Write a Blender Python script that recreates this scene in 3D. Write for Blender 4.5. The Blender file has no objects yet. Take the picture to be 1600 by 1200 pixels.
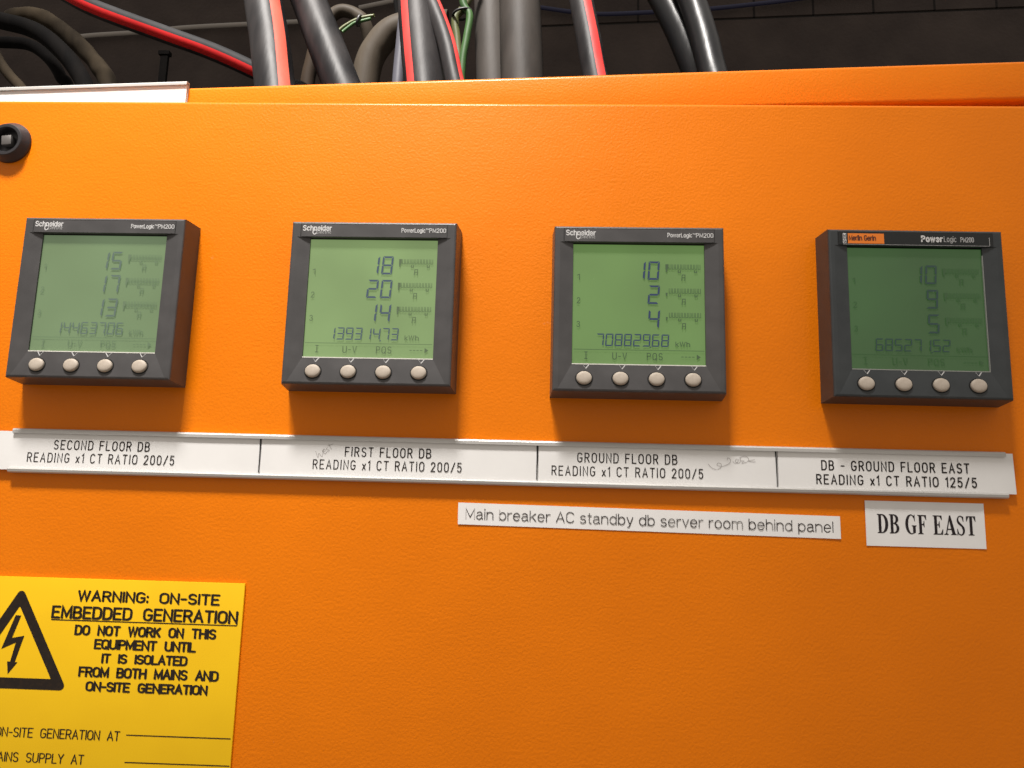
import bpy, bmesh, math, random
from mathutils import Vector, Matrix
sc = bpy.context.scene
COL = sc.collection
rad = math.radians
random.seed(7)

# ------------------------------------------------------------------ camera
cam = bpy.data.cameras.new('camera')
cam.sensor_width = 36.0
cam.lens = 1300.0 / 1600.0 * 36.0
cam.clip_start = 0.01
cam.clip_end = 50.0
camo = bpy.data.objects.new('camera', cam)
camo.location = (0.102394, -0.473701, -0.125880)
camo.rotation_euler = (1.7450755, -0.0268923, 0.0394950)
COL.objects.link(camo)
sc.camera = camo

# ------------------------------------------------------------------ room light
w = bpy.data.worlds.new('World')
sc.world = w
w.use_nodes = True
wn = w.node_tree.nodes; wl_ = w.node_tree.links.new
# dim plant room all round: paler ceiling, darker floor
wtc = wn.new('ShaderNodeTexCoord'); wsx = wn.new('ShaderNodeSeparateXYZ'); wr = wn.new('ShaderNodeValToRGB')
wmr = wn.new('ShaderNodeMapRange'); wmr.inputs['From Min'].default_value = -1.0
wl_(wtc.outputs['Generated'], wsx.inputs[0]); wl_(wsx.outputs['Z'], wmr.inputs[0]); wl_(wmr.outputs[0], wr.inputs[0])
wr.color_ramp.elements[0].position = 0.0; wr.color_ramp.elements[0].color = (0.33, 0.28, 0.23, 1)
wr.color_ramp.elements[1].position = 1.0; wr.color_ramp.elements[1].color = (1.0, 0.93, 0.85, 1)
e_ = wr.color_ramp.elements.new(0.5); e_.color = (0.62, 0.55, 0.48, 1)
wl_(wr.outputs[0], wn['Background'].inputs[0])
wn['Background'].inputs[1].default_value = 0.66

def area_lamp(name, loc, target, size, size_y, power, color, spread):
    l = bpy.data.lights.new(name, 'AREA')
    l.shape = 'RECTANGLE'; l.size = size; l.size_y = size_y
    l.energy = power; l.color = color; l.spread = rad(spread)
    o = bpy.data.objects.new(name, l)
    o.location = loc
    o.rotation_euler = (Vector(target) - Vector(loc)).to_track_quat('-Z', 'Y').to_euler()
    COL.objects.link(o)
    return o
area_lamp('ceiling_luminaire', (-0.33, -0.97, 2.35), (-0.20, 0.0, 0.86), 0.5, 0.4, 12.2, (1.0, 0.95, 0.90), 32)

sc.view_settings.view_transform = 'Standard'
sc.view_settings.look = 'None'
sc.view_settings.exposure = 0.0
sc.view_settings.gamma = 1.0
sc.view_settings.use_curve_mapping = False

# ------------------------------------------------------------------ materials
def mat(name, color, rough=0.5, spec=0.5, metal=0.0, emit=None, estr=0.0, coat=0.0):
    m = bpy.data.materials.new(name); m.use_nodes = True
    b = m.node_tree.nodes['Principled BSDF']
    b.inputs['Base Color'].default_value = (*color, 1)
    b.inputs['Roughness'].default_value = rough
    b.inputs['Specular IOR Level'].default_value = spec
    b.inputs['Metallic'].default_value = metal
    b.inputs['Coat Weight'].default_value = coat
    b.inputs['Coat Roughness'].default_value = 0.06
    if emit:
        b.inputs['Emission Color'].default_value = (*emit, 1)
        b.inputs['Emission Strength'].default_value = estr
    return m

def nodes(m):
    nt = m.node_tree
    return nt, nt.nodes['Principled BSDF'], nt.nodes.new, nt.links.new

def add_noise_bump(m, scale, dist, strength=1.0, detail=2.0, rough=0.5, vec_scale=(1, 1, 1)):
    nt, b, N, K = nodes(m)
    tc = N('ShaderNodeTexCoord'); mp = N('ShaderNodeMapping')
    mp.inputs['Scale'].default_value = vec_scale
    n = N('ShaderNodeTexNoise'); n.inputs['Scale'].default_value = scale
    n.inputs['Detail'].default_value = detail; n.inputs['Roughness'].default_value = rough
    bp = N('ShaderNodeBump'); bp.inputs['Strength'].default_value = strength
    bp.inputs['Distance'].default_value = dist
    K(tc.outputs['Object'], mp.inputs[0]); K(mp.outputs[0], n.inputs['Vector'])
    K(n.outputs['Fac'], bp.inputs['Height']); K(bp.outputs[0], b.inputs['Normal'])
    return tc, n, bp

def add_color_noise(m, c1, c2, scale, lo=0.35, hi=0.65, detail=4.0, vec_scale=(1, 1, 1), rough=None):
    nt, b, N, K = nodes(m)
    tc = N('ShaderNodeTexCoord'); mp = N('ShaderNodeMapping')
    mp.inputs['Scale'].default_value = vec_scale
    n = N('ShaderNodeTexNoise'); n.inputs['Scale'].default_value = scale
    n.inputs['Detail'].default_value = detail
    r = N('ShaderNodeValToRGB')
    r.color_ramp.elements[0].position = lo; r.color_ramp.elements[0].color = (*c1, 1)
    r.color_ramp.elements[1].position = hi; r.color_ramp.elements[1].color = (*c2, 1)
    K(tc.outputs['Object'], mp.inputs[0]); K(mp.outputs[0], n.inputs['Vector'])
    K(n.outputs['Fac'], r.inputs[0]); K(r.outputs[0], b.inputs['Base Color'])
    if rough:
        mr = N('ShaderNodeMapRange')
        mr.inputs['To Min'].default_value = rough[0]; mr.inputs['To Max'].default_value = rough[1]
        K(n.outputs['Fac'], mr.inputs[0]); K(mr.outputs[0], b.inputs['Roughness'])
    return r

# orange powder coat: orange-peel relief, faint colour drift, a few pale scuffs
def powder_coat(name):
    m = mat(name, (0.80, 0.20, 0.002), 0.5, 0.10, coat=0.22)
    m.node_tree.nodes['Principled BSDF'].inputs['Coat Roughness'].default_value = 0.22
    nt, b, N, K = nodes(m)
    tc = N('ShaderNodeTexCoord')
    n1 = N('ShaderNodeTexNoise'); n1.inputs['Scale'].default_value = 620; n1.inputs['Detail'].default_value = 2.5
    n1.inputs['Roughness'].default_value = 0.55
    n2 = N('ShaderNodeTexNoise'); n2.inputs['Scale'].default_value = 60; n2.inputs['Detail'].default_value = 2
    ad = N('ShaderNodeMath'); ad.operation = 'MULTIPLY_ADD'; ad.inputs[1].default_value = 0.7
    K(n2.outputs['Fac'], ad.inputs[0]); K(n1.outputs['Fac'], ad.inputs[2])
    bp = N('ShaderNodeBump'); bp.inputs['Strength'].default_value = 1.0; bp.inputs['Distance'].default_value = 0.00026
    for n in (n1, n2): K(tc.outputs['Object'], n.inputs['Vector'])
    K(ad.outputs[0], bp.inputs['Height']); K(bp.outputs[0], b.inputs['Normal'])
    n3 = N('ShaderNodeTexNoise'); n3.inputs['Scale'].default_value = 9; n3.inputs['Detail'].default_value = 5
    r3 = N('ShaderNodeValToRGB')
    r3.color_ramp.elements[0].position = 0.3; r3.color_ramp.elements[0].color = (0.74, 0.177, 0.0005, 1)
    r3.color_ramp.elements[1].position = 0.7; r3.color_ramp.elements[1].color = (0.82, 0.199, 0.0006, 1)
    K(tc.outputs['Object'], n3.inputs['Vector']); K(n3.outputs['Fac'], r3.inputs[0])
    # scuffs
    n4 = N('ShaderNodeTexNoise'); n4.inputs['Scale'].default_value = 55; n4.inputs['Detail'].default_value = 6
    n4.inputs['Roughness'].default_value = 0.7
    r4 = N('ShaderNodeMapRange'); r4.inputs['From Min'].default_value = 0.69; r4.inputs['From Max'].default_value = 0.80
    r4.inputs['To Max'].default_value = 0.5
    K(tc.outputs['Object'], n4.inputs['Vector']); K(n4.outputs['Fac'], r4.inputs[0])
    mx = N('ShaderNodeMix'); mx.data_type = 'RGBA'
    mx.inputs['B'].default_value = (0.85, 0.48, 0.30, 1)
    K(r4.outputs[0], mx.inputs['Factor']); K(r3.outputs[0], mx.inputs['A']); K(mx.outputs['Result'], b.inputs['Base Color'])
    mr = N('ShaderNodeMapRange'); mr.inputs['To Min'].default_value = 0.38; mr.inputs['To Max'].default_value = 0.52
    K(n3.outputs['Fac'], mr.inputs[0]); K(mr.outputs[0], b.inputs['Roughness'])
    return m
M_ORANGE = powder_coat('orange_powder_coat')

M_CASE = mat('charcoal_plastic', (0.060, 0.058, 0.060), 0.50, 0.4, coat=0.25)
M_CASE.node_tree.nodes['Principled BSDF'].inputs['Coat Roughness'].default_value = 0.28
add_color_noise(M_CASE, (0.050, 0.048, 0.049), (0.072, 0.069, 0.070), 60, 0.3, 0.7, rough=(0.42, 0.58))
add_noise_bump(M_CASE, 2200, 0.00006, 0.6)
M_CASE4 = mat('blue_black_plastic', (0.040, 0.043, 0.047), 0.50, 0.4, coat=0.2)
M_CASE4.node_tree.nodes['Principled BSDF'].inputs['Coat Roughness'].default_value = 0.28
add_color_noise(M_CASE4, (0.028, 0.033, 0.036), (0.042, 0.048, 0.051), 60, 0.3, 0.7, rough=(0.42, 0.58))
add_noise_bump(M_CASE4, 2200, 0.00006, 0.6)
M_SHADEPRINT = mat('recess_shade_and_print', (0.012, 0.012, 0.012), 0.6, 0.3)  # recess shade as near-black colour round plates and buttons; also tile letters
M_PLATE4 = mat('black_gloss_plate', (0.010, 0.012, 0.013), 0.25, 0.5)
M_WHITEINK_GLINT = mat('white_print_and_glint', (0.60, 0.60, 0.60), 0.5)  # lettering, and the painted glints in the button notches
M_GREYINK = mat('grey_print', (0.40, 0.40, 0.40), 0.5)
M_ORANGEINK = mat('orange_print', (0.80, 0.20, 0.012), 0.45)
M_BROWNINK = mat('brown_print', (0.10, 0.018, 0.004), 0.5)
M_BUTTON = mat('cream_rubber', (0.60, 0.53, 0.46), 0.55, 0.4)
add_color_noise(M_BUTTON, (0.41, 0.35, 0.285), (0.50, 0.435, 0.365), 300, 0.3, 0.7)
M_LIPGLINT = mat('window_edge_highlight', (0.75, 0.74, 0.68), 0.3)  # light caught by the window's rim, put into a pale colour
M_LIPGLINT4 = mat('grey_edge_highlight', (0.26, 0.27, 0.25), 0.4)  # the same caught light in a greyer tone, for the blue-black meter
M_WHITEPLATE = mat('white_engraving_laminate', (0.80, 0.785, 0.77), 0.35, 0.45)
add_color_noise(M_WHITEPLATE, (0.83, 0.825, 0.815), (0.87, 0.865, 0.855), 40, 0.3, 0.7)
add_noise_bump(M_WHITEPLATE, 120, 0.00006, 0.5)
M_RAIL = mat('pale_aluminium', (0.70, 0.69, 0.67), 0.42, 0.5, 0.25)
add_color_noise(M_RAIL, (0.46, 0.45, 0.43), (0.58, 0.57, 0.55), 30, 0.3, 0.7, vec_scale=(0.3, 4, 8), rough=(0.35, 0.5))
M_ENGRAVE = mat('black_engraving', (0.018, 0.013, 0.011), 0.6, 0.3)
add_color_noise(M_ENGRAVE, (0.010, 0.006, 0.005), (0.026, 0.017, 0.014), 500, 0.45, 0.75)
M_PEN = mat('black_marker', (0.012, 0.011, 0.012), 0.5, 0.3)
M_PENCIL = mat('pencil_graphite', (0.38, 0.36, 0.35), 0.5, 0.3)
M_PAPER = mat('white_paper_label', (0.80, 0.785, 0.765), 0.5, 0.4)
add_color_noise(M_PAPER, (0.83, 0.82, 0.81), (0.87, 0.86, 0.85), 70, 0.3, 0.7)
add_noise_bump(M_PAPER, 90, 0.00008, 0.6)
M_TAPEINK = mat('thermal_print', (0.05, 0.045, 0.045), 0.5, 0.3)
add_color_noise(M_TAPEINK, (0.045, 0.038, 0.036), (0.34, 0.33, 0.32), 28, 0.52, 0.72, detail=1.0, vec_scale=(9, 1, 0.05))
M_FAINTINK = mat('faint_thermal_print', (0.52, 0.50, 0.485), 0.5, 0.3)
M_PRINT = mat('black_print', (0.018, 0.012, 0.014), 0.5, 0.3)
M_YELLOW = mat('yellow_engraving_laminate', (0.80, 0.45, 0.004), 0.40, 0.4)
add_color_noise(M_YELLOW, (0.85, 0.51, 0.003), (0.90, 0.55, 0.004), 25, 0.3, 0.7)
add_noise_bump(M_YELLOW, 60, 0.00006, 0.5)
M_SIGNINK = mat('brown_black_engraving', (0.022, 0.012, 0.006), 0.55, 0.4)
add_color_noise(M_SIGNINK, (0.012, 0.006, 0.003), (0.024, 0.012, 0.004), 420, 0.45, 0.75)
M_LOCK = mat('black_lock_plastic', (0.022, 0.020, 0.023), 0.42, 0.5)
add_noise_bump(M_LOCK, 900, 0.00008, 0.5)
M_STEEL = mat('dull_steel', (0.15, 0.14, 0.135), 0.5, 0.5, 0.5)
add_noise_bump(M_STEEL, 500, 0.0001, 0.5)
M_INSIDE = mat('inside_shade_and_joint', (0.03, 0.027, 0.025), 0.7, 0.3)  # dark tone stands in for the cabinet's interior shade; also the wall joint

def cable_mat(name, c1, c2, r=(0.32, 0.6), scale=45, lo=0.4, hi=0.75, spec=0.4):
    m = mat(name, c1, 0.45, spec)
    add_color_noise(m, c1, c2, scale, lo, hi, detail=6, vec_scale=(1, 1, 0.25), rough=r)
    add_noise_bump(m, 160, 0.0004, 0.5, vec_scale=(1, 1, 0.3))
    return m
M_BLACKCABLE = cable_mat('dusty_black_sheath', (0.006, 0.0057, 0.0065), (0.034, 0.031, 0.031), r=(0.40, 0.58), lo=.38, hi=.78, spec=0.17)
M_MATTCABLE = cable_mat('matt_black_sheath', (0.009, 0.009, 0.010), (0.022, 0.021, 0.022), r=(0.6, 0.75), spec=0.10)
M_GLOSSCABLE = cable_mat('clean_black_sheath', (0.006, 0.006, 0.007), (0.012, 0.012, 0.012), r=(0.32, 0.42), spec=0.30)
M_GREYCABLE = cable_mat('dusty_grey_sheath', (0.022, 0.0185, 0.016), (0.058, 0.050, 0.044), r=(0.5, 0.7), spec=0.15, scale=30, lo=.35)
M_DUSTSHADE = cable_mat('brown_dust_and_shade', (0.010, 0.0075, 0.005), (0.042, 0.032, 0.021), r=(0.8, 0.95), scale=25, spec=0.06)  # dusty brown, darkened further so the colour holds the shade at upper left
M_BLACKSHADE = cable_mat('black_sheath_with_shade', (0.003, 0.0027, 0.0027), (0.007, 0.006, 0.0055), r=(0.75, 0.95), spec=0.05)  # black deepened in colour to carry the shade of the dark gap
M_BEIGE = cable_mat('beige_conduit_plastic', (0.032, 0.025, 0.018), (0.052, 0.042, 0.031), r=(0.5, 0.7), spec=0.1)
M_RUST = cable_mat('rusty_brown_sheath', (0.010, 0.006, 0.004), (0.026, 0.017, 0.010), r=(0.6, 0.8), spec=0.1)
M_BLUEGREY = cable_mat('blue_grey_sheath', (0.06, 0.06, 0.075), (0.085, 0.083, 0.095))
M_RED = cable_mat('red_stripe_plastic', (0.55, 0.030, 0.028), (0.64, 0.060, 0.048), r=(0.4, 0.6))
M_DIMRED = cable_mat('deep_red_stripe_plastic', (0.32, 0.006, 0.006), (0.42, 0.010, 0.010), r=(0.6, 0.8), spec=0.15)
M_ORRED = cable_mat('faded_red_stripe_plastic', (0.55, 0.060, 0.035), (0.36, 0.12, 0.075), r=(0.5, 0.7), scale=22)
M_GREEN = cable_mat('green_sheath', (0.020, 0.062, 0.012), (0.04, 0.10, 0.024))
M_OLIVE = cable_mat('yellow_green_sheath', (0.06, 0.068, 0.02), (0.09, 0.095, 0.036))
M_BLUE = mat('navy_sheath', (0.012, 0.014, 0.05), 0.6)
M_PALE = mat('pale_cable_plastic', (0.30, 0.28, 0.26), 0.7, 0.2)
M_TIE = mat('black_tie', (0.012, 0.012, 0.012), 0.5)

def lcd_mats(tag_, base, emit, digit, legend):
    """glossy backlit liquid-crystal screen, and its dark and its faint segments (partly clear, so they glow a little too)"""
    s = mat('lcd_screen_' + tag_, base, 0.12, 0.5, emit=emit, estr=1.0)
    # uneven backlight, and dust on the window
    nt, b, N, K = nodes(s)
    tc = N('ShaderNodeTexCoord'); n = N('ShaderNodeTexNoise'); n.inputs['Scale'].default_value = 22; n.inputs['Detail'].default_value = 1.5
    mp = N('ShaderNodeMapping'); mp.inputs['Location'].default_value = (ord(tag_) * 1.7, 0, ord(tag_) * .9)
    mr = N('ShaderNodeMapRange'); mr.inputs['From Min'].default_value = .3; mr.inputs['From Max'].default_value = .7
    mr.inputs['To Min'].default_value = .84; mr.inputs['To Max'].default_value = 1.14
    K(tc.outputs['Object'], mp.inputs[0]); K(mp.outputs[0], n.inputs['Vector']); K(n.outputs['Fac'], mr.inputs[0]); K(mr.outputs[0], b.inputs['Emission Strength'])
    n2 = N('ShaderNodeTexNoise'); n2.inputs['Scale'].default_value = 900; n2.inputs['Detail'].default_value = 1
    r2 = N('ShaderNodeMapRange'); r2.inputs['From Min'].default_value = .82; r2.inputs['From Max'].default_value = .9
    mx = N('ShaderNodeMix'); mx.data_type = 'RGBA'; mx.inputs['A'].default_value = (*base, 1); mx.inputs['B'].default_value = (.45, .47, .42, 1)
    K(mp.outputs[0], n2.inputs['Vector']); K(n2.outputs['Fac'], r2.inputs[0]); K(r2.outputs[0], mx.inputs['Factor']); K(mx.outputs['Result'], b.inputs['Base Color'])
    add_d = mat('lcd_digit_' + tag_, digit[0], 0.12, 0.5, emit=digit[1], estr=1.0)
    add_l = mat('lcd_legend_' + tag_, legend[0], 0.12, 0.5, emit=legend[1], estr=1.0)
    return s, add_d, add_l

# ------------------------------------------------------------------ mesh helpers
def link(name, me, parent=None, smooth=False):
    o = bpy.data.objects.new(name, me)
    COL.objects.link(o)
    if parent is not None: o.parent = parent
    if smooth:
        for p in me.polygons: p.use_smooth = True
    return o

def tag(o, label, cat=None, group=None, kind=None):
    if label: o['label'] = label
    if cat: o['category'] = cat
    if group: o['group'] = group
    if kind: o['kind'] = kind
    return o

def empty(name, loc, roty=0.0, rotz=0.0):
    o = bpy.data.objects.new(name, None)
    o.empty_display_size = 0.02
    o.location = loc; o.rotation_euler = (0, roty, rotz)
    COL.objects.link(o)
    return o

class MB:
    def __init__(s): s.v = []; s.f = []; s.m = []; s.k = 0
    def face(s, pts, mi=0):
        n = len(s.v); s.v += [tuple(p) for p in pts]; s.f.append(tuple(range(n, n + len(pts)))); s.m.append(mi)
    def poly(s, pts2, y, mi=0, lift=True):
        """a flat piece in the x-z plane facing -y; each next piece sits a hair higher so no two share a plane"""
        if lift: s.k += 1
        yy = y - (s.k % 60) * 1.5e-6
        a = sum(p[0] * q[1] - q[0] * p[1] for p, q in zip(pts2, pts2[1:] + pts2[:1]))
        if a < 0: pts2 = pts2[::-1]
        s.face([(p[0], yy, p[1]) for p in pts2], mi)
    def strip(s, pts, wd, y, mi=0, closed=False, cap=True):
        """ribbon along a polyline with mitred joints and round caps"""
        s.k += 1
        yy = y - (s.k % 60) * 1.5e-6
        P = [Vector((p[0], p[1])) for p in pts]
        P = [p for i, p in enumerate(P) if i == 0 or (p - P[i - 1]).length > 1e-7]
        if closed and (P[0] - P[-1]).length < 1e-7: P = P[:-1]
        n = len(P)
        if n < 2: return
        L = []; R = []
        for i in range(n):
            if closed or 0 < i < n - 1:
                a = (P[i] - P[i - 1]).normalized(); b = (P[(i + 1) % n] - P[i]).normalized()
                t = a + b
                t = t.normalized() if t.length > 1e-6 else a
                nn = Vector((-t.y, t.x)); k = max(0.45, abs(nn.dot(Vector((-a.y, a.x)))))
                wdd = (wd(i / (n - 1)) if callable(wd) else wd) / 2 / k
            else:
                a = (P[1] - P[0]) if i == 0 else (P[-1] - P[-2])
                a.normalize(); nn = Vector((-a.y, a.x)); wdd = (wd(i / (n - 1)) if callable(wd) else wd) / 2
            L.append(P[i] + nn * wdd); R.append(P[i] - nn * wdd)
        o = len(s.v)
        for a, b in zip(L, R): s.v += [(a.x, yy, a.y), (b.x, yy, b.y)]
        for i in range(n if closed else n - 1):
            j = (i + 1) % n
            s.f.append((o + 2 * i, o + 2 * i + 1, o + 2 * j + 1, o + 2 * j)); s.m.append(mi)
        if cap and not closed:
            for e, (c, l) in enumerate(((P[0], L[0]), (P[-1], R[-1]))):
                d = l - c
                pts_ = [c + Matrix.Rotation(math.pi * q / 6, 2) @ d for q in range(7)]
                s.face([(p.x, yy, p.y) for p in pts_], mi)
    def box(s, x0, x1, y0, y1, z0, z1, mi=0):
        a = [(x, y, z) for x in (x0, x1) for y in (y0, y1) for z in (z0, z1)]
        n = len(s.v); s.v += a
        for q in ((0, 1, 3, 2), (4, 6, 7, 5), (0, 4, 5, 1), (2, 3, 7, 6), (0, 2, 6, 4), (1, 5, 7, 3)):
            s.f.append(tuple(n + i for i in q)); s.m.append(mi)
    def mesh(s, name, mats):
        me = bpy.data.meshes.new(name)
        me.from_pydata(s.v, [], s.f)
        for m in (mats if isinstance(mats, (list, tuple)) else [mats]): me.materials.append(m)
        me.polygons.foreach_set('material_index', s.m)
        me.update()
        return me
    def build(s, name, mats, parent=None, smooth=False):
        return link(name, s.mesh(name, mats), parent, smooth)

def bevelled(name, boxes, m, parent, bev, seg=3, smooth=True):
    """boxes, each with rounded edges, as one mesh"""
    bm = bmesh.new()
    for (x0, x1, y0, y1, z0, z1) in boxes:
        r = bmesh.ops.create_cube(bm, size=1.0)
        for v in r['verts']:
            v.co = Vector(((x0 + x1) / 2 + v.co.x * (x1 - x0), (y0 + y1) / 2 + v.co.y * (y1 - y0), (z0 + z1) / 2 + v.co.z * (z1 - z0)))
        es = set(e for v in r['verts'] for e in v.link_edges)
        bmesh.ops.bevel(bm, geom=list(es), offset=bev, segments=seg, profile=0.5, affect='EDGES')
    bmesh.ops.recalc_face_normals(bm, faces=bm.faces)
    me = bpy.data.meshes.new(name); bm.to_mesh(me); bm.free()
    me.materials.append(m)
    o = link(name, me, parent)
    if smooth:
        for p in me.polygons: p.use_smooth = True
        me.set_sharp_from_angle(angle=rad(35))
    return o

def lathe(name, prof, m, parent, seg=64, axis_y=True, sx=1.0, sz=1.0, loc=(0, 0, 0)):
    """profile of (radius, y) turned round the y axis"""
    b = MB(); v = []
    for (r, y) in prof:
        for k in range(seg):
            a = 2 * math.pi * k / seg
            v.append((r * math.cos(a) * sx, y, r * math.sin(a) * sz))
    b.v = v
    for i in range(len(prof) - 1):
        for k in range(seg):
            j = (k + 1) % seg
            b.f.append((i * seg + k, (i + 1) * seg + k, (i + 1) * seg + j, i * seg + j)); b.m.append(0)
    me = b.mesh(name, m)
    bm = bmesh.new(); bm.from_mesh(me); bmesh.ops.remove_doubles(bm, verts=bm.verts, dist=1e-6)
    bmesh.ops.recalc_face_normals(bm, faces=bm.faces); bm.to_mesh(me); bm.free()
    o = link(name, me, parent, True)
    me.set_sharp_from_angle(angle=rad(40))
    o.location = loc
    return o

# ------------------------------------------------------------------ single-stroke lettering
def arc(cx, cy, rx, ry, a0, a1, n=10):
    return [(cx + rx * math.cos(rad(a0 + (a1 - a0) * i / n)), cy + ry * math.sin(rad(a0 + (a1 - a0) * i / n))) for i in range(n + 1)]
W6 = 0.56
GL = {
 'A': (.60, [[(0, 0), (.30, 1), (.60, 0)], [(.11, .34), (.49, .34)]]),
 'B': (.54, [[(0, 0), (0, 1), (.28, 1)] + arc(.28, .76, .22, .24, 90, -90) + [(0, .52)], [(.28, .52)] + arc(.29, .26, .25, .26, 90, -90) + [(0, 0)]]),
 'C': (.56, [arc(.29, .70, .28, .30, 25, 180) + arc(.29, .30, .28, .30, 180, 335)]),
 'D': (.56, [[(0, 0), (0, 1), (.26, 1)] + arc(.26, .68, .30, .32, 90, 0) + arc(.26, .32, .30, .32, 0, -90) + [(0, 0)]]),
 'E': (.50, [[(.50, 1), (0, 1), (0, 0), (.50, 0)], [(0, .52), (.42, .52)]]),
 'F': (.48, [[(.48, 1), (0, 1), (0, 0)], [(0, .52), (.40, .52)]]),
 'G': (.58, [arc(.29, .70, .28, .30, 30, 180) + arc(.29, .30, .28, .30, 180, 360) + [(.57, .46), (.33, .46)]]),
 'H': (.56, [[(0, 0), (0, 1)], [(.56, 0), (.56, 1)], [(0, .52), (.56, .52)]]),
 'I': (.0, [[(0, 0), (0, 1)]]),
 'K': (.54, [[(0, 0), (0, 1)], [(.52, 1), (0, .40)], [(.18, .60), (.54, 0)]]),
 'L': (.46, [[(0, 1), (0, 0), (.46, 0)]]),
 'M': (.66, [[(0, 0), (0, 1), (.33, .15), (.66, 1), (.66, 0)]]),
 'N': (.56, [[(0, 0), (0, 1), (.56, 0), (.56, 1)]]),
 'O': (.58, [arc(.29, .70, .29, .30, 0, 180) + arc(.29, .30, .29, .30, 180, 360) + [(.58, .70)]]),
 'P': (.52, [[(0, 0), (0, 1), (.28, 1)] + arc(.28, .74, .24, .26, 90, -90) + [(0, .48)]]),
 'Q': (.58, [arc(.29, .70, .29, .30, 0, 180) + arc(.29, .30, .29, .30, 180, 360) + [(.58, .70)], [(.36, .22), (.58, -.04)]]),
 'R': (.54, [[(0, 0), (0, 1), (.28, 1)] + arc(.28, .75, .24, .25, 90, -90) + [(0, .50)], [(.28, .50), (.54, 0)]]),
 'S': (.54, [arc(.27, .75, .25, .25, 25, 270) + arc(.27, .25, .26, .25, 90, -155)]),
 'T': (.54, [[(0, 1), (.54, 1)], [(.27, 1), (.27, 0)]]),
 'U': (.56, [[(0, 1), (0, .28)] + arc(.28, .28, .28, .28, 180, 360) + [(.56, 1)]]),
 'V': (.56, [[(0, 1), (.28, 0), (.56, 1)]]),
 'W': (.82, [[(0, 1), (.20, 0), (.41, 1), (.62, 0), (.82, 1)]]),
 'Y': (.56, [[(0, 1), (.28, .48), (.56, 1)], [(.28, .48), (.28, 0)]]),
 '0': (.50, [arc(.25, .74, .25, .26, 0, 180) + arc(.25, .26, .25, .26, 180, 360) + [(.50, .74)]]),
 '1': (.18, [[(0, .82), (.18, 1), (.18, 0)]]),
 '2': (.50, [arc(.25, .74, .24, .26, 170, -30) + [(0, 0), (.50, 0)]]),
 '3': (.50, [arc(.24, .76, .22, .24, 160, -80), arc(.24, .26, .25, .26, 80, -160)]),
 '5': (.50, [[(.46, 1), (.06, 1), (.03, .54)] + arc(.24, .32, .25, .32, 120, -150)]),
 'x': (.40, [[(0, 0), (.40, .64)], [(0, .64), (.40, 0)]]),
 ':': (.0, [[(0, .56), (0, .64)], [(0, .04), (0, .12)]]),
 '-': (.34, [[(0, .46), (.34, .46)]]),
 '/': (.46, [[(0, -.04), (.46, 1.02)]]),
 # lower case (x-height .72)
 'a': (.46, [arc(.22, .52, .19, .20, 160, 0, 8) + [(.41, .12), (.47, 0)], [(.41, .44)] + arc(.22, .20, .22, .21, 90, 270, 10) + [(.41, .14)]]),
 'b': (.48, [[(0, 0), (0, 1)], arc(.24, .36, .24, .37, 180, -180, 18)]),
 'c': (.44, [arc(.23, .36, .23, .37, 40, 320, 14)]),
 'd': (.48, [[(.48, 0), (.48, 1)], arc(.24, .36, .24, .37, 0, 360, 18)]),
 'e': (.48, [[(.02, .38), (.47, .38)] + arc(.24, .36, .24, .37, 5, 320, 16)]),
 'g': (.48, [arc(.24, .36, .24, .37, 0, 360, 18), [(.48, .72), (.48, -.02)] + arc(.24, -.04, .24, .22, 0, -150, 9)]),
 'h': (.46, [[(0, 0), (0, 1)], [(0, .40)] + arc(.23, .45, .23, .27, 170, 0, 9) + [(.46, 0)]]),
 'i': (.0, [[(0, 0), (0, .72)], [(0, .93), (0, 1)]]),
 'k': (.44, [[(0, 0), (0, 1)], [(.42, .72), (0, .30)], [(.14, .44), (.44, 0)]]),
 'l': (.0, [[(0, 0), (0, 1)]]),
 'm': (.76, [[(0, 0), (0, .72)], [(0, .42)] + arc(.19, .48, .19, .24, 170, 0, 8) + [(.38, 0)], [(.38, .42)] + arc(.57, .48, .19, .24, 170, 0, 8) + [(.76, 0)]]),
 'n': (.46, [[(0, 0), (0, .72)], [(0, .40)] + arc(.23, .45, .23, .27, 170, 0, 9) + [(.46, 0)]]),
 'o': (.48, [arc(.24, .36, .24, .37, 0, 360, 18)]),
 'p': (.48, [[(0, -.26), (0, .72)], arc(.24, .36, .24, .37, 180, -180, 18)]),
 'r': (.26, [[(0, 0), (0, .72)], [(0, .38)] + arc(.24, .44, .24, .27, 170, 80, 6)]),
 's': (.40, [arc(.20, .54, .18, .18, 25, 265, 9) + arc(.20, .18, .20, .19, 85, -155, 9)]),
 't': (.26, [[(.11, .95), (.11, .12)] + arc(.22, .12, .11, .12, 180, 280, 5), [(0, .72), (.26, .72)]]),
 'v': (.42, [[(0, .72), (.21, 0), (.42, .72)]]),
 'w': (.64, [[(0, .72), (.16, 0), (.32, .72), (.48, 0), (.64, .72)]]),
 'y': (.44, [[(0, .72), (.22, 0)], [(.44, .72), (.17, -.20), (.05, -.26)]]),
}
def layout(body, gap, space):
    x = 0; out = []
    for ch in body:
        if ch == ' ': x += space; continue
        wd, st = GL[ch]
        out.append((x, st)); x += wd + gap
    return out, x - gap

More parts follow.
